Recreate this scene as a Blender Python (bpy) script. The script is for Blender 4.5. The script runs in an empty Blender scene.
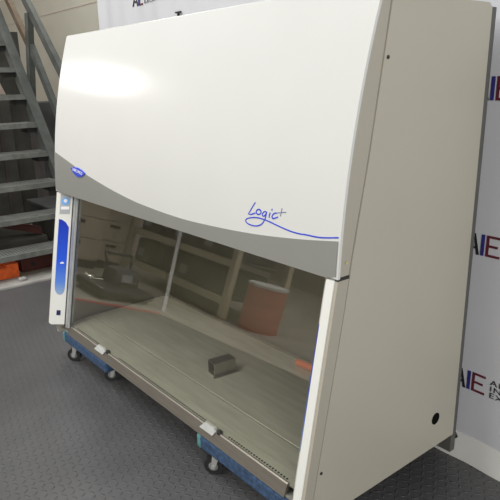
import bpy, bmesh, math, random
from mathutils import Vector, Matrix
random.seed(4)
sc = bpy.context.scene
C = sc.collection
PI = math.pi

# ------------------------------------------------------------------ camera
cd = bpy.data.cameras.new('camera'); cam = bpy.data.objects.new('camera', cd); C.objects.link(cam)
cam.location = (3.12359697, -1.13135033, 1.34721221)
cam.rotation_euler = (1.27041810, 0.0230169312, 0.893960819)
cd.sensor_width = 36.0; cd.sensor_fit = 'HORIZONTAL'
cd.lens = 36.0 * 589.3078 / 500.0
cd.shift_x = 8.0 / 500.0; cd.shift_y = 13.8 / 500.0
cd.clip_start = 0.02; cd.clip_end = 100
sc.camera = cam

# ------------------------------------------------------------------ world, lights, exposure
w = bpy.data.worlds.new('world'); sc.world = w; w.use_nodes = True
bg = w.node_tree.nodes['Background']
bg.inputs['Color'].default_value = (0.90, 0.95, 1.0, 1); bg.inputs['Strength'].default_value = 0.32
def area(name, loc, target, sx, sy, power, col=(1, 1, 1)):
    l = bpy.data.lights.new(name, 'AREA'); l.shape = 'RECTANGLE'; l.size = sx; l.size_y = sy; l.energy = power; l.color = col
    o = bpy.data.objects.new(name, l); C.objects.link(o); o.location = loc
    d = Vector(target) - Vector(loc); o.rotation_euler = d.to_track_quat('-Z', 'Y').to_euler()
    return o
area('lamp_far', (-6.2, -2.70, 3.0), (0.6, 0.1, 1.2), 0.45, 0.45, 42, (1.0, 0.98, 0.94))
area('lamp_hall', (0.9, -5.1, 4.4), (-0.6, -4.6, 0.0), 3.2, 1.4, 190, (1.0, 0.97, 0.90))  # added to brighten the hall that the glass mirrors
area('lamp_right', (6.0, -2.5, 2.3), (2.0, 0.5, 0.8), 1.6, 1.2, 140, (1.0, 0.96, 0.90))  # added fill, stands in for bounce light on the side panel
area('lamp_front', (-0.45, -1.75, 4.7), (-0.2, -1.65, 0.0), 3.0, 2.4, 180, (1.0, 0.99, 0.97))
area('lamp_back', (-3.2, 1.2, 4.3), (-3.2, 1.0, 1.0), 1.8, 0.8, 42, (1.0, 0.95, 0.86))
sc.view_settings.view_transform = 'Standard'; sc.view_settings.look = 'None'
sc.view_settings.gamma = 1.0; sc.view_settings.use_curve_mapping = False
sc.view_settings.exposure = 0.0

# ------------------------------------------------------------------ materials
def mat(name, col, rough=0.5, metal=0.0, var=0.06, scale=12.0, bump=0.0, bscale=120.0, coat=0.0, spec=0.5, stretch=None):
    m = bpy.data.materials.new(name); m.use_nodes = True
    nt = m.node_tree; b = nt.nodes['Principled BSDF']
    b.inputs['Roughness'].default_value = rough; b.inputs['Metallic'].default_value = metal
    b.inputs['Coat Weight'].default_value = coat; b.inputs['Specular IOR Level'].default_value = spec
    tc = nt.nodes.new('ShaderNodeTexCoord'); mp = nt.nodes.new('ShaderNodeMapping')
    nt.links.new(tc.outputs['Object'], mp.inputs['Vector'])
    if stretch: mp.inputs['Scale'].default_value = stretch
    n = nt.nodes.new('ShaderNodeTexNoise'); n.inputs['Scale'].default_value = scale; n.inputs['Detail'].default_value = 5
    nt.links.new(mp.outputs['Vector'], n.inputs['Vector'])
    r = nt.nodes.new('ShaderNodeValToRGB')
    r.color_ramp.elements[0].position = 0.3; r.color_ramp.elements[1].position = 0.7
    r.color_ramp.elements[0].color = tuple(c * (1 - var) for c in col) + (1,)
    r.color_ramp.elements[1].color = tuple(min(1, c * (1 + var)) for c in col) + (1,)
    nt.links.new(n.outputs['Fac'], r.inputs['Fac']); nt.links.new(r.outputs['Color'], b.inputs['Base Color'])
    if bump:
        n2 = nt.nodes.new('ShaderNodeTexNoise'); n2.inputs['Scale'].default_value = bscale; n2.inputs['Detail'].default_value = 4
        nt.links.new(mp.outputs['Vector'], n2.inputs['Vector'])
        bp = nt.nodes.new('ShaderNodeBump'); bp.inputs['Strength'].default_value = bump; bp.inputs['Distance'].default_value = 0.004
        nt.links.new(n2.outputs['Fac'], bp.inputs['Height']); nt.links.new(bp.outputs['Normal'], b.inputs['Normal'])
    return m

def math_node(nt, op, a, b=None, c=None):
    n = nt.nodes.new('ShaderNodeMath'); n.operation = op
    for i, v in enumerate((a, b, c)):
        if v is None: continue
        if isinstance(v, (int, float)): n.inputs[i].default_value = v
        else: nt.links.new(v, n.inputs[i])
    return n.outputs[0]

def floor_material():
    """dark rubber sheet with a raised tread of short bars that alternate in direction"""
    m = mat('tread_rubber', (0.082, 0.082, 0.085), 0.42, 0.0, 0.14, 3.0, spec=0.5)
    nt = m.node_tree; b = nt.nodes['Principled BSDF']
    tc = nt.nodes.new('ShaderNodeTexCoord')
    mp = nt.nodes.new('ShaderNodeMapping'); mp.inputs['Rotation'].default_value = (0, 0, math.radians(12)); mp.inputs['Scale'].default_value = (31, 31, 31)
    nt.links.new(tc.outputs['Object'], mp.inputs['Vector'])
    sp = nt.nodes.new('ShaderNodeSeparateXYZ'); nt.links.new(mp.outputs['Vector'], sp.inputs['Vector'])
    x, y = sp.outputs['X'], sp.outputs['Y']
    fx = math_node(nt, 'SUBTRACT', math_node(nt, 'FRACT', x), 0.5); fy = math_node(nt, 'SUBTRACT', math_node(nt, 'FRACT', y), 0.5)
    par = math_node(nt, 'MODULO', math_node(nt, 'ABSOLUTE', math_node(nt, 'ADD', math_node(nt, 'FLOOR', x), math_node(nt, 'FLOOR', y))), 2.0)
    par = math_node(nt, 'ROUND', par)
    u = math_node(nt, 'MULTIPLY', math_node(nt, 'ADD', fx, fy), 0.7071); v = math_node(nt, 'MULTIPLY', math_node(nt, 'SUBTRACT', fx, fy), 0.7071)
    mix = lambda p, q: math_node(nt, 'ADD', math_node(nt, 'MULTIPLY', p, par), math_node(nt, 'MULTIPLY', q, math_node(nt, 'SUBTRACT', 1.0, par)))
    a, c = mix(u, v), mix(v, u)
    e = math_node(nt, 'ADD', math_node(nt, 'POWER', math_node(nt, 'DIVIDE', math_node(nt, 'ABSOLUTE', a), 0.40), 2.0),
                  math_node(nt, 'POWER', math_node(nt, 'DIVIDE', math_node(nt, 'ABSOLUTE', c), 0.14), 2.0))
    h = nt.nodes.new('ShaderNodeMapRange'); h.interpolation_type = 'SMOOTHSTEP'
    h.inputs['From Min'].default_value = 1.1; h.inputs['From Max'].default_value = 0.25
    nt.links.new(e, h.inputs['Value'])
    bp = nt.nodes.new('ShaderNodeBump'); bp.inputs['Strength'].default_value = 0.9; bp.inputs['Distance'].default_value = 0.003
    nt.links.new(h.outputs['Result'], bp.inputs['Height']); nt.links.new(bp.outputs['Normal'], b.inputs['Normal'])
    return m

def glass_material():
    m = bpy.data.materials.new('tinted_glass'); m.use_nodes = True; nt = m.node_tree
    nt.nodes.remove(nt.nodes['Principled BSDF']); out = nt.nodes['Material Output']
    t = nt.nodes.new('ShaderNodeBsdfTransparent'); t.inputs['Color'].default_value = (0.93, 0.93, 0.89, 1)
    g = nt.nodes.new('ShaderNodeBsdfGlossy'); g.inputs['Roughness'].default_value = 0.015
    fr = nt.nodes.new('ShaderNodeFresnel'); fr.inputs['IOR'].default_value = 2.2
    ge = nt.nodes.new('ShaderNodeNewGeometry')                     # reflect at the outer face only: a thin pane has no total reflection inside
    front = math_node(nt, 'SUBTRACT', 1.0, ge.outputs['Backfacing'])
    fac = math_node(nt, 'MULTIPLY', fr.outputs[0], front)
    mx = nt.nodes.new('ShaderNodeMixShader')
    nt.links.new(fac, mx.inputs[0]); nt.links.new(t.outputs[0], mx.inputs[1]); nt.links.new(g.outputs[0], mx.inputs[2])
    nt.links.new(mx.outputs[0], out.inputs['Surface'])
    return m

def overlay_material():
    """printed blue overlay that fades to pale blue towards its lower end"""
    m = mat('blue_overlay', (0.02, 0.07, 0.62), 0.3)
    nt = m.node_tree; b = nt.nodes['Principled BSDF']
    tc = nt.nodes.new('ShaderNodeTexCoord'); sp = nt.nodes.new('ShaderNodeSeparateXYZ'); nt.links.new(tc.outputs['Object'], sp.inputs['Vector'])
    mr = nt.nodes.new('ShaderNodeMapRange'); mr.inputs['From Min'].default_value = 0.24; mr.inputs['From Max'].default_value = 0.66
    nt.links.new(sp.outputs['Z'], mr.inputs['Value'])
    r = nt.nodes.new('ShaderNodeValToRGB'); cr = r.color_ramp
    cr.elements[0].position = 0.0; cr.elements[0].color = (0.30, 0.42, 0.62, 1)
    cr.elements[1].position = 1.0; cr.elements[1].color = (0.012, 0.035, 0.45, 1)
    e = cr.elements.new(0.16); e.color = (0.10, 0.24, 0.72, 1)
    e = cr.elements.new(0.45); e.color = (0.02, 0.10, 0.72, 1)
    nt.links.new(mr.outputs['Result'], r.inputs['Fac']); nt.links.new(r.outputs['Color'], b.inputs['Base Color'])
    return m

M = dict(
    postwhite=mat('white_plastic', (0.78, 0.79, 0.76), 0.35, 0, 0.012, 3),
    white=mat('white_paint', (0.675, 0.685, 0.675), 0.14, 0, 0.012, 3, spec=0.35),
    grey=mat('grey_trim', (0.255, 0.26, 0.245), 0.42, 0, 0.02, 4),
    taupe=mat('taupe_paint', (0.455, 0.435, 0.365), 0.42, 0, 0.02, 2.0),
    taupe2=mat('taupe_flange', (0.42, 0.395, 0.335), 0.45, 0, 0.02, 3.0),
    dark=mat('dark_gap', (0.03, 0.03, 0.03), 0.6),
    black=mat('black_rubber', (0.018, 0.018, 0.018), 0.55),
    steel=mat('brushed_steel', (0.33, 0.31, 0.275), 0.46, 0.85, 0.08, 6, stretch=(1, 14, 14)),
    steel2=mat('interior_steel', (0.50, 0.49, 0.44), 0.42, 0.55, 0.10, 5, stretch=(1, 8, 8)),
    galv=mat('galvanised', (0.58, 0.59, 0.58), 0.36, 0.6, 0.1, 20),
    chrome=mat('chrome', (0.85, 0.85, 0.86), 0.10, 1.0, 0.02),
    blue_ink=mat('blue_ink', (0.035, 0.075, 0.62), 0.4),
    grey_ink=mat('grey_blue_ink', (0.16, 0.18, 0.36), 0.4),
    pad=mat('grey_keypad', (0.42, 0.44, 0.46), 0.4), lightblue=mat('light_blue_print', (0.18, 0.42, 0.85), 0.35),
    navy=mat('navy_print', (0.02, 0.025, 0.12), 0.4), paper=mat('white_print', (0.85, 0.85, 0.88), 0.5),
    clip=mat('clear_plastic_clip', (0.50, 0.51, 0.50), 0.35), orange=mat('orange_plastic', (0.92, 0.17, 0.04), 0.4),
    plywood=mat('dolly_wood', (0.28, 0.19, 0.10), 0.7, 0, 0.2, 12),
    carpet=mat('blue_carpet', (0.040, 0.082, 0.165), 0.95, 0, 0.45, 60, bump=0.8, bscale=400), teal=mat('teal_tape', (0.10, 0.27, 0.27), 0.85, 0, 0.3, 60, bump=0.6, bscale=300),
    banner=mat('banner_fabric', (0.56, 0.57, 0.61), 0.75, 0, 0.015, 4), hem=mat('banner_hem', (0.68, 0.68, 0.66), 0.8, 0, 0.03, 8),
    ink_black=mat('black_print', (0.012, 0.012, 0.015), 0.6), ink_red=mat('maroon_print', (0.11, 0.010, 0.024), 0.6), ink_navy=mat('banner_navy_print', (0.025, 0.025, 0.18), 0.6),
    stair=mat('stair_paint', (0.080, 0.088, 0.083), 0.5, 0.2, 0.2, 9), tread=mat('tread_steel', (0.17, 0.178, 0.165), 0.55, 0.2, 0.25, 14, bump=0.5, bscale=80),
    rust=mat('brown_rail', (0.12, 0.085, 0.055), 0.6, 0.1, 0.2, 9), rubbing=mat('stair_bracket', (0.02, 0.02, 0.02), 0.6),
    concrete=mat('concrete', (0.36, 0.35, 0.33), 0.85, 0, 0.18, 7, bump=0.3), concrete2=mat('slab_concrete', (0.44, 0.40, 0.33), 0.55, 0, 0.12, 2.5),
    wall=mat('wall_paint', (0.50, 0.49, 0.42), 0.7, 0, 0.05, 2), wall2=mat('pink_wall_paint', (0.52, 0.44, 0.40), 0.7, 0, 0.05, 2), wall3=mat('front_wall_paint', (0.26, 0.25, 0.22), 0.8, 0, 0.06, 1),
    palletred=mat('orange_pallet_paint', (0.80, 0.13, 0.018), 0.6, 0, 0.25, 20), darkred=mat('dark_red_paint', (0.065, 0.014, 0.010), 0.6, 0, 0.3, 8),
    undergrey=mat('dark_grey_panel', (0.055, 0.055, 0.05), 0.7, 0, 0.3, 5), brownpanel=mat('brown_panel', (0.07, 0.055, 0.045), 0.7, 0, 0.3, 5),  # the grey carries the under-stair shade, used on added pieces only
    hole=mat('hole_black', (0.006, 0.006, 0.006), 0.95, spec=0.05),
    bracket=mat('bracket_steel', (0.40, 0.39, 0.36), 0.35, 0.85, 0.1, 10),
    hubgrey=mat('hub_grey', (0.22, 0.23, 0.24), 0.4),
    tape=mat('red_floor_tape', (0.55, 0.035, 0.03), 0.5, 0, 0.1, 20), rack=mat('cream_rack_paint', (0.55, 0.50, 0.36), 0.5), goods=mat('dark_goods', (0.06, 0.062, 0.065), 0.6, 0, 0.4, 4),
    drum=mat('red_drum_paint', (0.55, 0.15, 0.11), 0.5, 0, 0.12, 6), beige=mat('beige_cabinet_paint', (0.50, 0.42, 0.32), 0.5, 0, 0.04, 3),
    rub=mat('dark_sheet', (0.04, 0.042, 0.045), 0.4), liner=mat('grey_liner', (0.30, 0.29, 0.26), 0.40, 0.9, 0.06, 4),
    surface=mat('work_surface_steel', (0.60, 0.59, 0.53), 0.42, 0.45, 0.10, 5, stretch=(1, 8, 8)),
)
M['floor'] = floor_material(); M['glass'] = glass_material(); M['overlay'] = overlay_material()

# ------------------------------------------------------------------ mesh helpers
class MB:
    def __init__(s): s.bm = bmesh.new(); s.mats = []
    def mi(s, m):
        if m not in s.mats: s.mats.append(m)
        return s.mats.index(m)
    def _set(s, verts, m, smooth=False):
        i = s.mi(m)
        for f in {f for v in verts for f in v.link_faces}: f.material_index = i; f.smooth = smooth
    def box(s, lo, hi, m, bev=0.0, mtx=None):
        g = bmesh.ops.create_cube(s.bm, size=1.0)['verts']
        c = [(a + b) / 2 for a, b in zip(lo, hi)]; d = [abs(b - a) for a, b in zip(lo, hi)]
        for v in g: v.co = Vector((c[0] + v.co.x * d[0], c[1] + v.co.y * d[1], c[2] + v.co.z * d[2]))
        s._set(g, m)
        if bev > 0:
            es = {e for v in g for e in v.link_edges}
            r = bmesh.ops.bevel(s.bm, geom=list(es), offset=bev, segments=2, affect='EDGES', profile=0.5)
            g = list({v for f in r['faces'] for v in f.verts} | {v for v in g if v.is_valid})
            s._set(g, m)
        if mtx: bmesh.ops.transform(s.bm, matrix=mtx, verts=[v for v in g if v.is_valid])
        return s
    def cyl(s, p, q, r, m, seg=16, r2=None, smooth=True):
        p, q = Vector(p), Vector(q); d = q - p
        g = bmesh.ops.create_cone(s.bm, cap_ends=True, segments=seg, radius1=r, radius2=r if r2 is None else r2, depth=d.length)['verts']
        mt = Matrix.Translation((p + q) / 2) @ d.to_track_quat('Z', 'Y').to_matrix().to_4x4()
        bmesh.ops.transform(s.bm, matrix=mt, verts=g); s._set(g, m, False)
        if smooth:
            for f in {f for v in g for f in v.link_faces}:
                if len(f.verts) == 4: f.smooth = True
        return s
    def tube(s, pts, r, m, seg=10):
        for a, b in zip(pts, pts[1:]): s.cyl(a, b, r, m, seg)
        return s
    def poly_prism(s, pts, ext, m):
        """closed polygon (3-D points) swept by ext"""
        e = Vector(ext); a = [s.bm.verts.new(p) for p in pts]; b = [s.bm.verts.new(Vector(p) + e) for p in pts]; n = len(pts); i = s.mi(m)
        fs = [s.bm.faces.new(a), s.bm.faces.new(b[::-1])] + [s.bm.faces.new((a[k], b[k], b[(k + 1) % n], a[(k + 1) % n])) for k in range(n)]
        for f in fs: f.material_index = i
        return s
    def quad(s, pts, m):
        f = s.bm.faces.new([s.bm.verts.new(p) for p in pts]); f.material_index = s.mi(m); return s
    def grid(s, rows, m, smooth=True):
        vv = [[s.bm.verts.new(p) for p in r] for r in rows]; i = s.mi(m)
        for a, b in zip(vv, vv[1:]):
            for k in range(len(a) - 1):
                f = s.bm.faces.new((a[k], a[k + 1], b[k + 1], b[k])); f.material_index = i; f.smooth = smooth
        return vv
    def shell(s, front, back, m):
        """thick sheet between two vertex grids of the same size"""
        A = s.grid(front, m); B = s.grid([r[::1] for r in back], m); i = s.mi(m)
        edge = lambda V: V[0] + [r[-1] for r in V[1:]] + V[-1][-2::-1] + [r[0] for r in V[-2:0:-1]]
        a, b = edge(A), edge(B); n = len(a)
        for k in range(n):
            f = s.bm.faces.new((a[k], a[(k + 1) % n], b[(k + 1) % n], b[k])); f.material_index = i
        return s
    def build(s, name, parent=None, loc=None):
        bmesh.ops.recalc_face_normals(s.bm, faces=s.bm.faces[:])
        me = bpy.data.meshes.new(name); 
        if loc is not None: bmesh.ops.translate(s.bm, verts=s.bm.verts[:], vec=-Vector(loc))
        for e in s.bm.edges:
            if len(e.link_faces) == 2 and e.calc_face_angle(0) > 0.6: e.smooth = False
        s.bm.to_mesh(me); s.bm.free()
        for m in s.mats: me.materials.append(m)
        o = bpy.data.objects.new(name, me); C.objects.link(o)
        if parent is not None:
            o.parent = parent
            # parts are modelled in world space; the parent chain only ever carries a translation
            p = Vector((0, 0, 0)); q = parent
            while q: p += q.location; q = q.parent
            o.location = (Vector(loc) if loc is not None else Vector((0, 0, 0))) - p
        elif loc is not None: o.location = loc
        return o

def tag(o, label, cat, group=None, kind=None):
    o['label'] = label; o['category'] = cat
    if group: o['group'] = group
    if kind: o['kind'] = kind
    return o
def thing(name, loc, label, cat, group=None):
    o = bpy.data.objects.new(name, None); C.objects.link(o); o.location = loc; o.empty_display_size = 0.1
    return tag(o, label, cat, group)
def struct(mb, name, label, cat):
    o = mb.build(name); o['kind'] = 'structure'; o['label'] = label; o['category'] = cat; return o
def copy_tree(o, parent=None):
    c = o.copy(); C.objects.link(c); c.parent = parent
    for ch in list(o.children): copy_tree(ch, c)
    return c

FZ = -0.155                       # floor level (cabinet datum is the lower edge of its side panels)
W = 2.05                         # cabinet width

# ================================================================== SETTING
b = MB(); b.poly_prism([(-1.62, 1.9, FZ - 0.02), (-1.62, -0.9, FZ - 0.02), (-1.46, -1.68, FZ - 0.02), (6.0, -2.9, FZ - 0.02), (6.0, 1.9, FZ - 0.02)], (0, 0, 0.02), M['floor']); struct(b, 'floor', 'dark grey rubber floor with raised tread pattern around the cabinet', 'floor')
b = MB(); b.box((-7.0, -8.0, FZ - 0.04), (7.0, 2.6, FZ - 0.006), M['concrete2']); struct(b, 'floor_slab', 'bare concrete slab beyond the dark rubber floor', 'floor')
b = MB(); b.box((-7.0, 1.9, FZ - 0.006), (7.0, 2.05, 4.6), M['wall']); b.box((-7.0, 1.896, 2.178), (7.0, 1.9, 2.186), M['wall2']); struct(b, 'wall_back', 'beige wall with a horizontal seam behind the staircase', 'wall')
b = MB(); b.box((-6.6, -8.0, FZ - 0.006), (-6.45, 1.9, 4.6), M['wall2']); struct(b, 'wall_left', 'pale pinkish wall seen through the stair treads', 'wall')
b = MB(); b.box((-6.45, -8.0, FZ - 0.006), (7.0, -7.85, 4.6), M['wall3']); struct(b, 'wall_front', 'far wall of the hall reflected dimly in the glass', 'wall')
b = MB()
b.box((-1.60, -0.6, FZ - 0.006), (-1.40, 1.88, FZ + 0.022), M['concrete'], 0.008)
struct(b, 'trim_1', 'low rough concrete kerb at the foot of the staircase', 'kerb')
b = MB(); b.poly_prism([(-1.70, -0.88, FZ - 0.004), (-1.62, -0.86, FZ - 0.004), (-1.42, -1.68, FZ - 0.004), (-1.50, -1.70, FZ - 0.004)], (0, 0, 0.006), M['tape']); struct(b, 'trim_2', 'red tape line on the floor, reflected in the glass', 'floor tape')

# ================================================================== CABINET
def prof(z): u = z - 1.1; return 0.0935 + 0.155 * u + 0.187 * u * u
ZG, ZT = 0.801, 1.59
BN = [(-0.01, 1.013), (0.199, 0.970), (0.365, 0.935), (0.54, 0.906), (0.73, 0.880), (0.92, 0.861), (1.231, 0.849), (1.489, 0.856), (1.705, 0.870), (1.889, 0.890), (2.06, 0.915)]
def interp(tab, x):
    n = len(tab)
    for k in range(n - 1):
        if x <= tab[k + 1][0] or k == n - 2:
            x0, y0 = tab[k]; x1, y1 = tab[k + 1]; t = (x - x0) / (x1 - x0)
            def sl(i):
                a, c = max(i - 1, 0), min(i + 1, n - 1); return (tab[c][1] - tab[a][1]) / (tab[c][0] - tab[a][0])
            h = x1 - x0; m0, m1 = sl(k) * h, sl(k + 1) * h
            return (2*t**3 - 3*t*t + 1) * y0 + (t**3 - 2*t*t + t) * m0 + (-2*t**3 + 3*t*t) * y1 + (t**3 - t*t) * m1
def zb(x): return interp(BN, x)
# sash plane: through (y .064, z .801) and (y -.072, z .067)
def fy(z): return 0.064 + (z - 0.801) * (0.136 / 0.734)

cab = thing('biosafety_cabinet', (W / 2, 0.38, 0.0), 'wide white biosafety cabinet with sloping glass front and taupe side, standing on two dollies', 'lab cabinet')

# --- front cover: thick white curved sheet, with the grey band along its lower edge
b = MB()
zs = [ZG + (ZT - ZG) * k / 24 for k in range(25)]; xs = [0.0, W]
fr = [[(x, prof(z), z) for x in xs] for z in zs]; bk = [[(x, prof(z) + 0.010, z) for x in xs] for z in zs]
b.shell(fr, bk, M['white'])
# top return of the cover
b.poly_prism([(0, prof(ZT), ZT), (0, prof(ZT) + 0.006, ZT + 0.004), (0, prof(ZT) + 0.05, ZT + 0.002), (0, prof(ZT) + 0.05, ZT - 0.012), (0, prof(ZT) + 0.008, ZT - 0.012)], (W, 0, 0), M['white'])
cover = b.build('front_cover', cab)
cover['label'] = 'glossy white curved front cover'
b = MB(); nx = 60
xr = [0.003 + (W - 0.010) * k / nx for k in range(nx + 1)]
def band_pt(x, t, off):
    lo = ZG - 0.002
    e = 0.0
    if x < 0.03: e = 0.018 * (1 - x / 0.03) ** 2          # rounded lower left corner
    if x > W - 0.04: e = 0.016 * (1 - (W - x) / 0.04) ** 2
    z = lo + e + (zb(x) - lo - e) * t
    return (x, prof(z) - off, z)
fr = [[band_pt(x, t / 8, 0.003) for x in xr] for t in range(9)]; bk = [[band_pt(x, t / 8, -0.002) for x in xr] for t in range(9)]
b.shell(fr, bk, M['grey'])
b.poly_prism([(0.03, prof(ZG) - 0.003, ZG - 0.002), (0.03, prof(ZG) + 0.055, ZG - 0.002), (0.03, prof(ZG) + 0.055, ZG + 0.004), (0.03, prof(ZG), ZG + 0.004)], (W - 0.07, 0, 0), M['grey'])
band = b.build('grey_band', cover); band['label'] = 'grey swoosh band along the lower edge of the cover'

# emblem: blue shield-shaped badge with a white word across it
def on_cover(x, z, off): return (x, prof(z) - off, z)
b = MB()
top = [(0.222, 0.944), (0.262, 0.955), (0.308, 0.9535), (0.352, 0.946), (0.392, 0.934)]; low = [(0.372, 0.922), (0.342, 0.9125), (0.306, 0.909), (0.272, 0.9175), (0.243, 0.930)]
ring = top + low
b.poly_prism([on_cover(x, z, 0.007) for x, z in ring], (0, 0.005, 0), M['blue_ink'])
emb = b.build('emblem', cover); emb['label'] = 'small blue shield emblem with white lettering'

def text_mesh(body, size, m, xform, name, parent, ext=0.0005, spacing=1.0, width=1.0):
    cu = bpy.data.curves.new(name, 'FONT'); cu.body = body; cu.size = size; cu.extrude = ext; cu.space_character = spacing; cu.resolution_u = 3
    to = bpy.data.objects.new(name + '_t', cu); C.objects.link(to)
    dg = bpy.context.evaluated_depsgraph_get(); me = bpy.data.meshes.new_from_object(to.evaluated_get(dg))
    C.objects.unlink(to); bpy.data.objects.remove(to); bpy.data.curves.remove(cu)
    mw = max(v.co.x for v in me.vertices)
    for v in me.vertices: v.co = Vector(xform(v.co.x * width, v.co.y, v.co.z))
    me.materials.clear(); me.materials.append(m)
    o = bpy.data.objects.new(name, me); C.objects.link(o)
    if parent:
        o.parent = parent; p = Vector((0, 0, 0)); q = parent
        while q: p += q.location; q = q.parent
        o.location = -p
    return o, mw * width
def emb_x(u, v, d):
    x = 0.248 + u; z = 0.936 + v - 0.105 * (u) ; return (x, prof(z) - 0.0078 - d, z)
text_mesh('LABCONCO', 0.021, M['paper'], emb_x, 'emblem_lettering', cover)

# handwritten product script with a long underline flourish
S = {'L': [(1.676, 0.971), (1.664, 0.956), (1.653, 0.94), (1.643, 0.928), (1.658, 0.929), (1.679, 0.937)],
 'o': [(1.699, 0.951), (1.704, 0.949), (1.707, 0.946), (1.706, 0.941), (1.702, 0.937), (1.696, 0.935), (1.69, 0.935), (1.685, 0.937), (1.683, 0.941), (1.685, 0.946), (1.689, 0.949), (1.695, 0.951), (1.701, 0.951)],
 'g': [(1.732, 0.949), (1.723, 0.948), (1.716, 0.942), (1.714, 0.935), (1.721, 0.933), (1.729, 0.939), (1.734, 0.948), (1.731, 0.934), (1.725, 0.92), (1.714, 0.907), (1.693, 0.897), (1.669, 0.894), (1.644, 0.896), (1.632, 0.903), (1.637, 0.911), (1.657, 0.918), (1.686, 0.923), (1.721, 0.923), (1.757, 0.919), (1.796, 0.913), (1.846, 0.907), (1.888, 0.906), (1.913, 0.908), (1.949, 0.909), (1.984, 0.912), (2.042, 0.923)],
 'i': [(1.751, 0.949), (1.747, 0.939), (1.748, 0.932)], 'd': [(1.760, 0.962), (1.757, 0.957)],
 'c': [(1.781, 0.952), (1.771, 0.95), (1.763, 0.943), (1.761, 0.936), (1.768, 0.933), (1.788, 0.941)],
 'p': [(1.804, 0.971), (1.802, 0.959), (1.799, 0.945)], 'q': [(1.783, 0.953), (1.801, 0.957), (1.823, 0.961)]}
def catmull(p, n=5):
    out = []
    for k in range(len(p) - 1):
        a, c, d, e = p[max(k - 1, 0)], p[k], p[k + 1], p[min(k + 2, len(p) - 1)]
        for j in range(n):
            t = j / n
            out.append(tuple(0.5 * (2*c[i] + (d[i] - a[i]) * t + (2*a[i] - 5*c[i] + 4*d[i] - e[i]) * t*t + (3*c[i] - a[i] - 3*d[i] + e[i]) * t**3) for i in (0, 1)))
    return out + [p[-1]]
def stroke(b, pts, wd, m, smooth=True):
    q = catmull(pts) if smooth else pts; n = len(q); fr, bk = [], []
    for k in range(n):
        a, c = q[max(k - 1, 0)], q[min(k + 1, n - 1)]; dx, dz = c[0] - a[0], c[1] - a[1]; l = math.hypot(dx, dz) or 1
        nx_, nz_ = -dz / l * wd / 2, dx / l * wd / 2
        r = [(q[k][0] + nx_, q[k][1] + nz_), (q[k][0] - nx_, q[k][1] - nz_)]
        fr.append([on_cover(x, z, 0.0009) for x, z in r]); bk.append([on_cover(x, z, -0.0005) for x, z in r])
    b.shell(fr, bk, m)
b = MB()
for k, pts in S.items():
    wd = {'g': 0.0042, 'L': 0.0042, 'p': 0.0026, 'q': 0.0026, 'd': 0.005}.get(k, 0.0046)
    stroke(b, pts, wd, M['grey_ink'] if k in 'pq' else M['blue_ink'], k not in ('L', 'i', 'd', 'p', 'q'))
b.build('script_lettering', cover)['label'] = 'blue handwritten product script with long underline'

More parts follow.
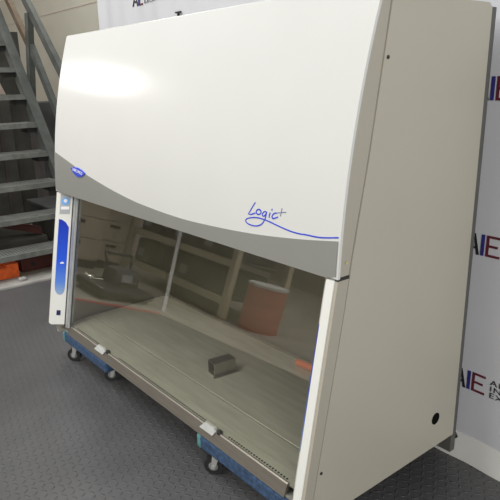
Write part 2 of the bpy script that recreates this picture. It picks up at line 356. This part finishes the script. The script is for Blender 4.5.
# --- side panels, flanges between side panel and front, rear and roof
SEAM = [(0.0, -0.028), (0.10, -0.022), (0.298, 0.017), (0.686, 0.094), (0.863, 0.125), (1.129, 0.179), (1.393, 0.224), (1.545, 0.249), (1.566, 0.253)]
for sx in (0, 1):
    x0, x1 = (0.0, 0.02) if sx == 0 else (W - 0.02, W)
    # side panel behind the seam
    b = MB()
    pts = [(x0, y + 0.0022, z) for z, y in SEAM] + [(x0, 0.735, 1.566), (x0, 0.752, 1.552), (x0, 0.757, 0.0)]
    b.poly_prism(pts, (x1 - x0, 0, 0), M['taupe'])
    xo = x1 if sx else x0; d = 1 if sx else -1
    sp = b.build('side_panel', cab)
    sp['label'] = 'large flat taupe side panel'
    if sx:
        b = MB()
        for (y, z) in ((0.242, 1.401), (0.011, 0.181)):
            b.cyl((xo - 0.004, y, z), (xo + 0.0025, y, z), 0.0052, M['dark'], 12)
            b.build('screw', sp) ; b = MB()
        b.cyl((xo - 0.01, 0.625, 0.124), (xo + 0.0012, 0.625, 0.124), 0.0235, M['hole'], 28)
        b.build('cable_hole', sp)['label'] = 'round black cable hole'
        b = MB(); b.cyl((xo, 0.10, 0.845), (xo + 0.0008, 0.10, 0.845), 0.004, mat('yellow_mark', (0.6, 0.55, 0.2), 0.6), 10); b.build('yellow_mark', sp)
    # upper flange (cheek of the cover)
    b = MB()
    zz = [ZG + 0.004 + (1.575 - ZG - 0.004) * k / 16 for k in range(17)]
    tabS = [(z, y) for z, y in SEAM]
    a = [(x0, prof(z) + 0.0101, z) for z in zz]; c = [(x0, interp(tabS, min(z, 1.566)) - 0.0012, z) for z in zz]
    ins = 0.003
    o2 = [((p[0] + (0 if sx else ins)), p[1], p[2]) for p in a + c[::-1]]
    b.poly_prism(o2, (x1 - x0 - ins, 0, 0), M['taupe2']); b.build('cover_cheek', cab)
    # lower front post: white front strip, angled inner face, taupe outer flank
    yo = lambda z: fy(z)
    s_ = 1 if sx == 0 else -1
    X = lambda u: (u if sx == 0 else W - u)
    zl, zh = 0.067, ZG - 0.006
    b = MB()
    sec = [(0.012, 0.0), (0.043, 0.0), (0.095, 0.056), (0.095, 0.085), (0.012, 0.085)]
    lo_ = [(X(u), yo(zl) + v, zl) for u, v in sec]; hi_ = [(X(u), yo(zh) + v, zh) for u, v in sec]
    b.poly_prism(lo_, Vector(hi_[0]) - Vector(lo_[0]), M['postwhite'])
    post = b.build('front_post', cab); post['label'] = 'white post beside the glass'
    b = MB()
    zl2 = 0.0 if sx else 0.067
    lo_ = [(X(0.0), yo(zl2) + 0.004, zl2), (X(0.0135), yo(zl2) + 0.004, zl2), (X(0.0135), yo(zl2) + 0.006, zl2)]
    pts = [(X(0.0), yo(zl2) + 0.003, zl2), (X(0.0), yo(zh) + 0.003, zh), (X(0.0), interp(tabS, zh) - 0.0012, zh)] + [(X(0.0), interp(tabS, z) - 0.0012, z) for z in (0.686, 0.298, 0.10, 0.02)] + [(X(0.0), interp(tabS, zl2) - 0.0012, zl2)]
    b.poly_prism(pts, (s_ * 0.0125, 0, 0), M['taupe2']); b.build('post_flank', post)['label'] = 'taupe outer flank of the post'
    b = MB(); pts = [(X(0.0004), fy(ZG) + 0.001, ZG - 0.006), (X(0.0004), fy(ZG) + 0.001, ZG + 0.004), (X(0.0004), 0.114, ZG + 0.004), (X(0.0004), 0.114, ZG - 0.006)]
    b.poly_prism(pts, (s_ * 0.012, 0, 0), M['dark']) ; b.build('cover_gap', cab)
    # overlay on the angled inner face of the post
    P0, P1 = Vector((0.043, 0.0)), Vector((0.095, 0.056))
    nrm = Vector((P1.y - P0.y, -(P1.x - P0.x))).normalized()        # outward in (u, v)
    def face_pt(t, z, off): p = P0.lerp(P1, t) + nrm * off; return (X(p.x), yo(z) + p.y, z)
    def patch(b, ring, off, m):
        A = [face_pt(t, z, off) for t, z in ring]; e = Vector(face_pt(0, 0.3, -0.002)) - Vector(face_pt(0, 0.3, off))
        b.poly_prism(A, e, m)
    b = MB()
    ring = [(0.10, 0.655), (0.30, 0.652), (0.60, 0.638), (0.86, 0.610), (0.86, 0.28), (0.82, 0.255), (0.70, 0.240), (0.50, 0.236), (0.30, 0.242), (0.14, 0.262), (0.10, 0.29)]
    patch(b, ring, 0.0012, M['overlay']); ov = b.build('blue_overlay', post); ov['label'] = 'blue printed overlay fading to pale blue below'
    if sx == 0:
        b = MB(); patch(b, [(0.12, 0.792), (0.86, 0.792), (0.86, 0.682), (0.12, 0.682)], 0.0011, M['pad']); kp = b.build('keypad', post); kp['label'] = 'grey keypad with light blue round symbol'
        b = MB(); patch(b, [(0.5 + 0.30 * math.cos(t * PI / 10), 0.750 + 0.021 * math.sin(t * PI / 10)) for t in range(20)], 0.0018, M['lightblue'])
        patch(b, [(0.5 + 0.13 * math.cos(t * PI / 10), 0.753 + 0.010 * math.sin(t * PI / 10)) for t in range(20)], 0.0024, M['paper']); b.build('symbol', post)
        b = MB(); patch(b, [(0.2, 0.722), (0.8, 0.722), (0.8, 0.706), (0.2, 0.706)], 0.0018, M['paper']); b.build('label_strip', post)
        b = MB(); patch(b, [(0.15, 0.801), (0.62, 0.801), (0.62, 0.792), (0.15, 0.792)], 0.0011, mat('red_print', (0.5, 0.05, 0.04), 0.5)); b.build('red_mark', post)
        b = MB(); patch(b, [(0.36, 0.148), (0.66, 0.148), (0.66, 0.120), (0.36, 0.120)], 0.0014, M['navy']); b.build('navy_switch', post)['label'] = 'small square navy switch'
        b = MB(); patch(b, [(0.40, 0.416), (0.54, 0.422), (0.68, 0.417), (0.68, 0.411), (0.40, 0.410)], 0.0018, M['paper']); b.build('white_mark', post)

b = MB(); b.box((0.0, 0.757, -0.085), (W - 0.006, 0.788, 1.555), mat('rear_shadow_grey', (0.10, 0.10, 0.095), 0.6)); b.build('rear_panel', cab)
b = MB(); b.box((0.02, 0.26, 1.55), (W - 0.02, 0.752, 1.562), M['taupe']); b.cyl((W - 0.06, 0.70, 1.562), (W - 0.06, 0.70, 1.577), 0.008, M['galv'], 10); b.build('roof_panel', cab)
b = MB(); pts = [(0, 0, 0)] ; b = MB()
tp = [(W - 0.02, 0.765 + 0.0, -0.02)]
b.tube([(W - 0.05, 0.782, 0.0), (W - 0.012, 0.79, -0.01), (W - 0.005, 0.797, -0.03), (W - 0.02, 0.80, -0.045)], 0.005, M['black'], 8); b.build('rear_bracket', cab)

# --- lower front: stainless sill, perforated air grille, work surface
b = MB()
XL, XR = 0.096, W - 0.096
sill = [(-0.020, 0.023), (-0.003, 0.066), (0.002, 0.070), (0.007, 0.068), (0.007, 0.055), (-0.006, 0.023)]
b.poly_prism([(0.138, y, z) for y, z in sill], (W - 0.276, 0, 0), M['steel'])
b.box((0.03, -0.012, 0.0215), (W - 0.03, 0.74, 0.030), M['steel2'])
b.build('front_sill', cab)['label'] = 'stainless steel front sill'
b = MB(); b.poly_prism([(0.10, 0.006, 0.064), (0.10, 0.05, 0.071), (0.10, 0.148, 0.078), (0.10, 0.148, 0.070), (0.10, 0.006, 0.056)], (W - 0.2, 0, 0), M['surface'])
n = 118
for k in range(n):
    x = 0.20 + (W - 0.36) * k / (n - 1)
    if 0.50 < x < 0.68 or 1.44 < x < 1.57: continue
    b.cyl((x, 0.017, 0.0645), (x, 0.017, 0.0670), 0.0042, M['dark'], 8, smooth=False)
b.build('air_grille', cab)['label'] = 'perforated stainless air grille behind the sill'
b = MB(); b.box((0.10, 0.153, 0.066), (W - 0.10, 0.652, 0.080), M['surface'], 0.003); b.build('work_surface', cab)['label'] = 'flat stainless work surface'
b = MB(); b.box((0.08, 0.66, 0.03), (W - 0.08, 0.675, 1.0), M['liner'])
b.box((0.10, 0.640, 0.080), (W - 0.10, 0.660, 0.094), M['steel']); b.build('back_liner', cab)
for sx in (0, 1):
    xa = 0.08 if sx == 0 else W - 0.095
    b = MB(); b.poly_prism([(xa, 0.02, 0.03), (xa, 0.66, 0.03), (xa, 0.66, 1.0), (xa, 0.19, 1.0), (xa, 0.155, 0.80), (xa, 0.03, 0.12)], (0.015, 0, 0), M['liner']); b.build('side_liner', cab)
b = MB(); b.box((0.08, 0.17, 0.985), (W - 0.08, 0.675, 1.0), M['liner']); b.build('ceiling_liner', cab)

# --- sash: glass pane with side tracks
G = 0.066
b = MB()
def sp_(x, z, off): return (x, fy(z) + off, z)
b.poly_prism([sp_(0.10, 0.075, G), sp_(0.10, 0.84, G), sp_(0.10, 0.84, G + 0.006), sp_(0.10, 0.075, G + 0.006)], (W - 0.2, 0, 0), M['glass'])
sash = b.build('glass_sash', cab); sash['label'] = 'sloping tinted glass sash'
for sx in (0, 1):
    u0 = 0.100
    for (ua, ub, oa, ob_, m) in ((0.097, 0.120, 0.055, 0.085, M['dark']), (0.120, 0.144, 0.052, 0.065, M['galv']), (0.144, 0.151, 0.058, 0.065, M['pad'])):
        if sx: continue
        X = (lambda u: u) if sx == 0 else (lambda u: W - u)
        b = MB(); b.poly_prism([(X(ua), fy(z) + o, z) for z, o in ((0.06, oa), (0.80, oa), (0.80, ob_), (0.06, ob_))], (X(ub) - X(ua), 0, 0), m); b.build('sash_track', cab)
# clear plastic sash rests clipped on the sill
for (xc, tilt) in ((0.530, 0), (1.470, 0)):
    b = MB(); L = 0.058 if xc < 1 else 0.052
    b.poly_prism([(xc - L, -0.016, 0.052), (xc - L * 0.55, -0.006, 0.077), (xc + L * 0.6, -0.004, 0.078), (xc + L * 0.8, -0.010, 0.066), (xc + L * 0.65, -0.016, 0.052)], (0, 0.014, 0.004), M['clip'])
    b.box((xc + L * 0.95, -0.006, 0.064), (xc + L * 1.25, 0.014, 0.078), M['dark'], 0.002); b.build('sash_rest', cab)['label'] = 'pale plastic rest on the left of the sill' if xc < 1 else 'pale plastic rest on the right of the sill'
# small chrome fitting on the left inner wall
b = MB(); vx, vy, vz = 0.095, 0.165, 0.315
b.cyl((vx, vy, vz), (vx + 0.02, vy, vz), 0.016, M['chrome'], 16); b.cyl((vx + 0.02, vy, vz), (vx + 0.055, vy, vz), 0.008, M['chrome'], 14)
b.cyl((vx + 0.045, vy, vz), (vx + 0.060, vy + 0.050, vz - 0.014), 0.008, M['chrome'], 14); b.cyl((vx + 0.045, vy, vz), (vx + 0.045, vy - 0.004, vz + 0.022), 0.006, M['chrome'], 12)
b.build('gas_valve', cab)['label'] = 'small chrome valve on the left inner wall'

# ================================================================== THINGS ON AND UNDER THE CABINET
z0 = 0.080; t = 0.003
bp0 = Matrix.Translation((1.15, 0.30, z0)) @ Matrix.Rotation(math.radians(-7), 4, 'Z')
b = MB()
for lo, hi in (((-0.029, -0.056, 0), (0.029, 0.056, t)), ((-0.029, -0.056, 0.059), (0.029, 0.056, 0.062)), ((-0.029, -0.056, t), (-0.026, 0.056, 0.059)), ((0.026, -0.056, t), (0.029, 0.056, 0.059)), ((0.029, -0.066, 0), (0.046, 0.066, 0.002))):
    b.box(lo, hi, M['bracket'], mtx=bp0)
tag(b.build('steel_bracket', None, (1.15, 0.30, z0)), 'small open-ended steel box bracket standing on the stainless work surface behind the glass', 'bracket')

ot = thing('hand_tool', (1.395, 0.612, 0.080), 'bright orange handled tool lying at the back of the stainless work surface', 'tool')
b = MB(); b.cyl((1.332, 0.600, 0.096), (1.424, 0.612, 0.095), 0.0155, M['orange'], 18); b.build('handle', ot)['label'] = 'bright orange handle'
b = MB(); b.cyl((1.422, 0.612, 0.095), (1.442, 0.614, 0.095), 0.012, M['dark'], 14); b.cyl((1.442, 0.614, 0.095), (1.472, 0.618, 0.094), 0.007, M['galv'], 12); b.build('shank', ot)

def make_dolly(loc, label, casters):
    x, y, z = loc; L, D = 0.53, 0.66
    d = thing('moving_dolly', loc, label, 'dolly', 'moving dollies under the cabinet')
    for xa in (x + 0.01, x + L - 0.10):
        b = MB(); b.box((xa, y + 0.10, -0.035), (xa + 0.09, y + D - 0.10, 0.012), M['plywood'], 0.003); b.build('runner', d)
    for yy in (y, y + D - 0.10):
        b = MB(); b.box((x + 0.012, yy, -0.044), (x + L, yy + 0.10, 0.0205), M['carpet'], 0.012); b.build('carpeted_rail', d)['label'] = 'blue carpet covered end rail'
        b = MB(); b.box((x - 0.004, yy - 0.003, -0.045), (x + 0.026, yy + 0.10, 0.0203), M['teal'], 0.012); b.build('rail_end', d)['label'] = 'teal wrapped rail end'
    zt = -0.045
    for (cx, cy, sw) in casters:
        cx += x; cy += y
        a = math.radians(sw); ux, uy = math.cos(a), math.sin(a)
        c = MB(); c.box((cx - 0.03, cy - 0.03, zt - 0.004), (cx + 0.03, cy + 0.03, zt), M['galv']); c.cyl((cx, cy, zt - 0.014), (cx, cy, zt - 0.003), 0.022, M['galv'], 18)
        R_ = 0.0385; wx, wy, wz = cx + 0.016 * ux, cy + 0.016 * uy, FZ + R_
        for q in (-1, 1):
            ox, oy = -uy * q * 0.019, ux * q * 0.019
            pts = [(cx + ox - 0.016 * ux, cy + oy - 0.016 * uy, zt - 0.010), (cx + ox + 0.016 * ux, cy + oy + 0.016 * uy, zt - 0.010), (wx + ox + 0.007 * ux, wy + oy + 0.007 * uy, wz - 0.009), (wx + ox - 0.007 * ux, wy + oy - 0.007 * uy, wz - 0.009)]
            c.poly_prism(pts, (-uy * q * 0.0025, ux * q * 0.0025, 0), M['galv'])
        c.cyl((wx + uy * 0.024, wy - ux * 0.024, wz), (wx - uy * 0.024, wy + ux * 0.024, wz), 0.007, M['galv'], 10)
        cs = c.build('caster', d); cs['label'] = 'swivel caster with metal fork'
        w_ = MB(); w_.cyl((wx + uy * 0.013, wy - ux * 0.013, wz), (wx - uy * 0.013, wy + ux * 0.013, wz), R_, M['black'], 32)
        w_.cyl((wx + uy * 0.0145, wy - ux * 0.0145, wz), (wx - uy * 0.0145, wy + ux * 0.0145, wz), R_ * 0.50, M['hubgrey'], 24); w_.build('wheel', cs)
    return d
make_dolly((0.066, -0.020, FZ), 'blue carpeted moving dolly under the far left end of the cabinet', [(0.068, 0.045, 222), (0.42, 0.10, 240), (0.07, 0.60, 60), (0.47, 0.60, 10)])
make_dolly((1.405, -0.020, FZ), 'blue carpeted moving dolly under the near right end of the cabinet', [(0.066, 0.050, 218), (0.46, 0.10, -50), (0.07, 0.60, 60), (0.47, 0.60, 10)])

# ================================================================== BACKDROP BANNERS
def fold(x, z): return 0.010 * math.sin(x * 13) + 0.005 * math.sin(x * 31 + z) + 0.004 * math.sin(x * 5 + z * 2)
def banner(name_label, x0, x1, y0, z1, logos, groups):
    t = thing('backdrop_banner', ((x0 + x1) / 2, y0, FZ), name_label, 'banner')
    n = int((x1 - x0) / 0.02); X = [x0 + (x1 - x0) * k / n for k in range(n + 1)]
    Z = [FZ + 0.11 + (z1 - FZ - 0.11) * k / 20 for k in range(21)]
    amp = groups
    b = MB(); b.shell([[(x, y0 + amp * fold(x, z), z) for x in X] for z in Z], [[(x, y0 + amp * fold(x, z) + 0.004, z) for x in X] for z in Z], M['banner']); b.build('fabric', t)
    hz = [(FZ + 0.001, -0.020), (FZ + 0.05, -0.014), (FZ + 0.08, -0.008), (FZ + 0.112, -0.004)]
    b = MB(); b.shell([[(x, y0 + amp * fold(x, z) + o, z) for x in X] for z, o in hz], [[(x, y0 + amp * fold(x, z) + o + 0.008, z) for x in X] for z, o in hz], M['hem']); b.build('hem', t)['label'] = 'flared off-white lower hem'
    for (lx, lz) in logos:
        b = MB(); put = lambda u, v: (lx + u, y0 + amp * fold(lx + u, lz) - 0.0035, lz + v)
        bar = lambda ring, m: b.poly_prism([put(u, v) for u, v in ring], (0, 0.0025, 0), m)
        H = 0.079
        bar([(0.0, 0), (0.0105, 0), (0.0375, H), (0.030, H)], M['ink_black']); bar([(0.030, H), (0.0375, H), (0.056, 0), (0.0455, 0)], M['ink_black']); bar([(0.012, 0.022), (0.046, 0.022), (0.044, 0.030), (0.015, 0.030)], M['ink_black'])
        bar([(0.061, 0), (0.0735, 0), (0.0735, H), (0.061, H)], M['ink_navy'])
        bar([(0.081, 0), (0.091, 0), (0.091, H), (0.081, H)], M['ink_red'])
        for v in (0, H / 2 - 0.004, H - 0.0085): bar([(0.091, v), (0.136 if abs(v - H/2) > 0.02 else 0.126, v), (0.136 if abs(v - H/2) > 0.02 else 0.126, v + 0.0085), (0.091, v + 0.0085)], M['ink_red'])
        lg = b.build('logo', t)
        for k, wd in enumerate(('AMERICAN', 'INSTRUMENT', 'EXCHANGE')):
            zz = lz + 0.056 - 0.0265 * k
            text_mesh(wd, 0.031, M['ink_black'], lambda u, v, d: (lx + 0.156 + u, y0 + amp * fold(lx + 0.156 + u, lz) - 0.003 - d, zz + v), 'logo_text', lg, spacing=1.15, width=1.5)
    return t
banner('white fabric backdrop banner with letters, standing behind the left end of the cabinet', -0.92, 0.06, 0.86, 2.7, [(-0.452, 1.812)], 1.0)
bt = banner('wide white backdrop banner printed with repeating logos, behind the right side of the cabinet', 0.07, 3.6, 0.85, 2.7,
       [(1.955, 1.265), (1.976, 0.7135), (1.975, 0.163)] + [(2.9, 1.265), (2.9, 0.7135), (2.9, 0.163)], 0.35)
b = MB(); b.box((0.108, 0.834, 1.690), (0.115, 0.846, 1.722), M['ink_black']); b.box((0.086, 0.834, 1.722), (0.137, 0.846, 1.730), M['ink_black']); b.build('edge_clip', bt)['label'] = 'small dark T-shaped clip'

# ================================================================== STAIRCASE
RISE, RUN, SX, YR, YL = 0.2387, 0.187, -1.468, 0.813, -0.45
st = thing('staircase', (-2.2, -0.2, FZ), 'dark grey-green steel staircase with open risers and handrail at the left', 'staircase')
NT = 14
def nose(x): return FZ + RISE - (x - SX) * RISE / RUN
for k in range(NT):
    x = SX - RUN * k; z = FZ + RISE * (k + 1)
    b = MB(); b.box((x - 0.235, YL, z - 0.004), (x, YR, z), M['tread']); b.box((x - 0.006, YL, z - 0.042), (x, YR, z - 0.004), M['tread']); b.box((x - 0.235, YL, z - 0.042), (x - 0.229, YR, z - 0.004), M['tread'])
    if k < 4:
        for i in range(46):
            yy = YR - 0.05 - 0.026 * i
            for j in range(6): b.box((x - 0.215 + 0.034 * j, yy - 0.006, z - 0.001), (x - 0.199 + 0.034 * j, yy + 0.006, z + 0.0006), M['rubbing'])
    tr = b.build('tread', st)
    if k < 4: tr['label'] = 'perforated steel tread'
    b = MB(); b.box((x - 0.20, YR - 0.085, z - 0.085), (x - 0.03, YR - 0.002, z - 0.044), M['rubbing']); b.build('tread_bracket', tr)
for (ya, yb) in ((YR, YR + 0.045), (YL - 0.045, YL)):
    b = MB(); up, dn = 0.10, 0.20
    xb = -4.2
    P = lambda x, o: (x, ya, nose(x) + o)
    
    pts = [(SX + 0.2, ya, FZ), (SX + 0.2, ya, max(FZ + 0.02, nose(SX + 0.2) + up)), P(xb, up), P(xb, -dn), (SX + 0.045, ya, FZ)]
    b.poly_prism(pts, (0, yb - ya, 0), M['stair'])
    b.poly_prism([P(SX + 0.18, up - 0.012), P(SX + 0.18, up + 0.004), P(xb, up + 0.004), P(xb, up - 0.012)], (0, (-0.04 if ya > 0 else 0.085), 0), M['stair'])
    b.build('stringer', st)
b = MB(); b.poly_prism([(-2.346, 0.863, 1.952), (-2.268, 0.863, 1.952), (-2.500, 0.863, 1.008), (-2.578, 0.863, 1.008)], (0, 0.05, 0), M['stair']); b.build('rail_post', st)
def railbar(pts, r, m, name, n=None):
    b = MB(); d = (Vector(pts[1]) - Vector(pts[0])); 
    up = Vector((-d.z, 0, d.x)).normalized() * r
    b.poly_prism([Vector(pts[0]) + up, Vector(pts[1]) + up, Vector(pts[1]) - up, Vector(pts[0]) - up], (0, 0.045, 0), m); o = b.build(name, st)
    return o
railbar([(-3.44, 0.873, 3.146), (-1.417, 0.873, 1.117)], 0.037, M['stair'], 'handrail')
railbar([(-3.44, 0.873, 2.772), (-2.371, 0.873, 1.662)], 0.028, M['rust'], 'mid_rail')['label'] = 'brown upper stretch of the mid rail'
railbar([(-2.371, 0.873, 1.703), (-1.624, 0.873, 0.717)], 0.032, M['stair'], 'mid_rail')

# ---- things under and behind the stairs
b = MB(); b.box((-3.75, -0.9, FZ), (-3.48, 1.00, 1.27), M['undergrey'])  # dark panelling added to stand for the under-stair shade
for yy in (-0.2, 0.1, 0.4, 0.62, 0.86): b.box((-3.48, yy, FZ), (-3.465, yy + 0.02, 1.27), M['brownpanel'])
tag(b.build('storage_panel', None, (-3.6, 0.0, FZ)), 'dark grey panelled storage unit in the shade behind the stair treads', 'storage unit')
b = MB(); b.poly_prism([(-3.62, 1.03, FZ), (-3.62, 1.03, 1.25), (-3.62, 0.94, 1.475), (-3.62, 0.86, 1.64), (-3.62, 0.76, 1.90), (-3.62, 1.21, 1.90), (-3.62, 1.21, FZ)], (0.05, 0, 0), M['undergrey'])  # added board, its slanted outline follows the edge of the dark area
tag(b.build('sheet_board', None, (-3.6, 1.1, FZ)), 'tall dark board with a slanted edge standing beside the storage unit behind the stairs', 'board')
b = MB(); b.box((-3.1, 0.94, FZ), (-2.15, 1.80, 0.20), M['undergrey'], 0.015); b.box((-3.12, 0.92, 0.17), (-2.13, 1.82, 0.21), M['goods'], 0.01); tag(b.build('storage_bin', None, (-2.6, 1.37, FZ)), 'low grey bin on the floor behind the right stringer of the stairs', 'bin')  # added box that carries the dark panelling's shade on to the right
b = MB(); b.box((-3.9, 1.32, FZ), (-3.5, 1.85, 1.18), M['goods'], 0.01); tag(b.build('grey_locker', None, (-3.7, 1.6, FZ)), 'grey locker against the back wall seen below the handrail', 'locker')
def make_pallet(loc, label):
    x, y, z = loc
    p = thing('pallet', loc, label, 'pallet')
    for zz in (z, z + 0.115):
        for k in range(3 if zz == z else 5):
            n = 2 if zz == z else 4; yy = y + (0.62) * k / n
            b = MB(); b.box((x - 0.55, yy, zz), (x, yy + 0.10, zz + 0.022), M['palletred'], 0.003); b.build('deck_board', p)
    for xx in (x - 0.55, x - 0.315, x - 0.08):
        b = MB(); b.box((xx, y, z + 0.022), (xx + 0.08, y + 0.72, z + 0.115), M['palletred'], 0.003); b.build('stringer_block', p)
    return p
make_pallet((-1.60, -0.43, FZ), 'bright orange pallet on the floor under the lowest stair tread')
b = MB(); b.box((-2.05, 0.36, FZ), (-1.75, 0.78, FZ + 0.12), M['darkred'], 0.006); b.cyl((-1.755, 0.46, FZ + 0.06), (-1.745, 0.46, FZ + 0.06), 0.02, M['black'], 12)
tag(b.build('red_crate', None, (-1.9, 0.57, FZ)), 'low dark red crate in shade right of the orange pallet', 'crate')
b = MB(); b.box((-3.4, -0.4, FZ), (-2.20, 0.78, 0.02), M['undergrey'], 0.02); tag(b.build('covered_crate', None, (-2.76, -0.15, FZ)), 'wide low dark crate in deep shade under the stairs', 'crate')  # added dark block covers the lit slab to stand for shade
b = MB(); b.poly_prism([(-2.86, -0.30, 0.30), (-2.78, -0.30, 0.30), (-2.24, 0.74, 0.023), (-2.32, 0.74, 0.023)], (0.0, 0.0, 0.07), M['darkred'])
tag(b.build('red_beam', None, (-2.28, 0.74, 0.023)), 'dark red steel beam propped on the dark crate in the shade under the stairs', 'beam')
b = MB(); b.box((-1.50, 0.24, FZ + 0.022), (-1.45, 0.30, FZ + 0.05), M['concrete'], 0.012)
tag(b.build('rubble_lump', None, (-1.475, 0.27, FZ + 0.022)), 'small pale lump lying on the concrete kerb beside the pallet', 'rubble')

# ================================================================== HALL IN FRONT OF THE CABINET (seen as reflections in the glass)
ra = thing('pallet_rack', (-2.6, -2.9, FZ), 'cream storage rack with two beams, reflected in the middle of the glass', 'rack')
for x in (-3.7, -1.52):
    for y in (-2.5, -3.3):
        b = MB(); b.box((x - 0.04, y - 0.035, FZ - 0.006), (x + 0.04, y + 0.035, 2.6), M['rack']); b.build('upright', ra)
    b = MB(); b.cyl((x, -3.3, 0.5), (x, -2.5, 1.3), 0.015, M['rack'], 8); b.build('brace', ra)
for z in (0.0, 0.40, 1.3):
    for y in (-2.5, -3.3):
        b = MB(); b.box((-3.7, y - 0.025, z), (-1.52, y + 0.025, z + 0.075), M['rack']); b.build('beam', ra)
    b = MB(); b.box((-3.7, -3.3, z + 0.06), (-1.50, -2.5, z + 0.075), M['goods']); b.build('shelf', ra)
cl = ['widest dark instrument case on the lower shelf of the cream rack', 'dark instrument case at the drum end of the lower shelf of the cream rack', 'tall dark case on the upper shelf at the stair end of the cream rack', 'tall dark case in the middle of the upper shelf of the cream rack', 'tall dark case on the upper shelf at the drum end of the cream rack']
for k, (x0, x1, z0, h) in enumerate(((-3.6, -2.75, 0.077, 0.29), (-2.6, -1.7, 0.077, 0.27), (-3.6, -2.95, 0.477, 0.6), (-2.85, -2.35, 0.477, 0.5), (-2.25, -1.65, 0.477, 0.55))):
    b = MB(); b.box((x0, -3.2, z0), (x1, -2.56, z0 + h), M['goods'], 0.02); b.box((x0 + 0.06, -2.561, z0 + 0.06), (x0 + 0.2, -2.552, z0 + 0.16), M['pad'])
    tag(b.build('instrument_case', None, ((x0 + x1) / 2, -2.9, z0)), cl[k], 'case', 'instrument cases on the rack')
b = MB(); b.poly_prism([(-1.60, -1.80, FZ - 0.005), (-1.68, -1.86, FZ - 0.005), (-2.60, -2.46, 0.62), (-2.52, -2.40, 0.62)], (0.02, -0.03, 0), M['hem'])
tag(b.build('leaning_plank', None, (-1.64, -1.83, FZ)), 'pale plank leaning from the floor against the front of the cream rack', 'plank')
dr = thing('steel_drum', (-1.24, -2.78, FZ), 'faded red steel drum, reflected in the right half of the glass', 'drum')
b = MB(); b.cyl((-1.24, -2.78, FZ - 0.006), (-1.24, -2.78, 0.30), 0.21, M['drum'], 36)
for z in (0.0, 0.15): b.cyl((-1.24, -2.78, z), (-1.24, -2.78, z + 0.02), 0.216, M['drum'], 36)
b.build('body', dr)
b = MB(); b.cyl((-1.24, -2.78, 0.30), (-1.24, -2.78, 0.325), 0.217, M['hem'], 36); b.build('lid', dr)
lc = [(-3.55, -1.30, -2.02, 'nearer the stairs'), (-3.75, -2.04, -2.47, 'nearer the rack')]
for k, (x, ya, yb, wh) in enumerate(lc):
    yb, ya = min(ya, yb), max(ya, yb)
    t_ = thing('lab_bench_cabinet', (x, (ya + yb) / 2, FZ), 'beige lab cabinet with drawers, reflected at the far left of the glass, ' + wh, 'cabinet')
    b = MB(); b.box((x - 0.5, yb, FZ + 0.10), (x, ya, 1.0), M['beige']); b.build('body', t_)
    b = MB(); b.box((x - 0.5, yb, FZ - 0.006), (x - 0.03, ya, FZ + 0.10), M['black']); b.build('plinth', t_)
    for j in range(4):
        b = MB(); b.box((x, yb + 0.012, FZ + 0.115 + 0.26 * j), (x + 0.018, ya - 0.012, FZ + 0.365 + 0.26 * j), M['beige'], 0.004); dd = b.build('drawer', t_)
        ym = (ya + yb) / 2; b = MB(); b.box((x + 0.018, ym - 0.07, FZ + 0.29 + 0.26 * j), (x + 0.03, ym + 0.07, FZ + 0.325 + 0.26 * j), M['hole'], 0.003); b.build('handle', dd)
cb = thing('office_cabinet', (-0.4, -5.2, FZ), 'beige filing cabinet by the far wall, reflected at the right edge of the glass', 'cabinet')
b = MB(); b.box((-1.6, -5.6, FZ - 0.006), (0.8, -5.0, 1.25), M['beige']); b.build('body', cb)
for j in range(3):
    b = MB(); b.box((-1.55 + 0.78 * j, -5.0, 0.0), (-0.80 + 0.78 * j, -4.985, 1.2), M['beige'], 0.004); dd = b.build('door', cb)
    b = MB(); b.box((-0.88 + 0.78 * j, -4.985, 0.5), (-0.85 + 0.78 * j, -4.965, 0.7), M['black'], 0.003); b.build('handle', dd)
mc = thing('floor_machine', (-2.05, -1.48, FZ), 'dark low wheeled machine on the floor, reflected in the left of the glass', 'machine')
b = MB(); b.box((-2.38, -1.80, FZ + 0.03), (-1.76, -1.20, FZ + 0.11), M['rub'], 0.03); b.build('base', mc)
b = MB(); b.box((-2.25, -1.72, FZ + 0.11), (-1.98, -1.42, 0.12), M['goods'], 0.03); b.box((-1.975, -1.62, 0.0), (-1.97, -1.50, 0.08), M['pad']); b.build('body', mc)
b = MB(); b.tube([(-2.2, -1.70, 0.11), (-2.25, -1.73, 0.24), (-2.25, -1.41, 0.24), (-2.2, -1.44, 0.11)], 0.016, M['rub'], 10); b.build('handle', mc)
for (x, y) in ((-2.3, -1.74), (-1.84, -1.74), (-2.3, -1.26), (-1.84, -1.26)):
    b = MB(); b.cyl((x, y - 0.02, FZ + 0.03), (x, y + 0.02, FZ + 0.03), 0.035, M['black'], 16); b.build('wheel', mc)
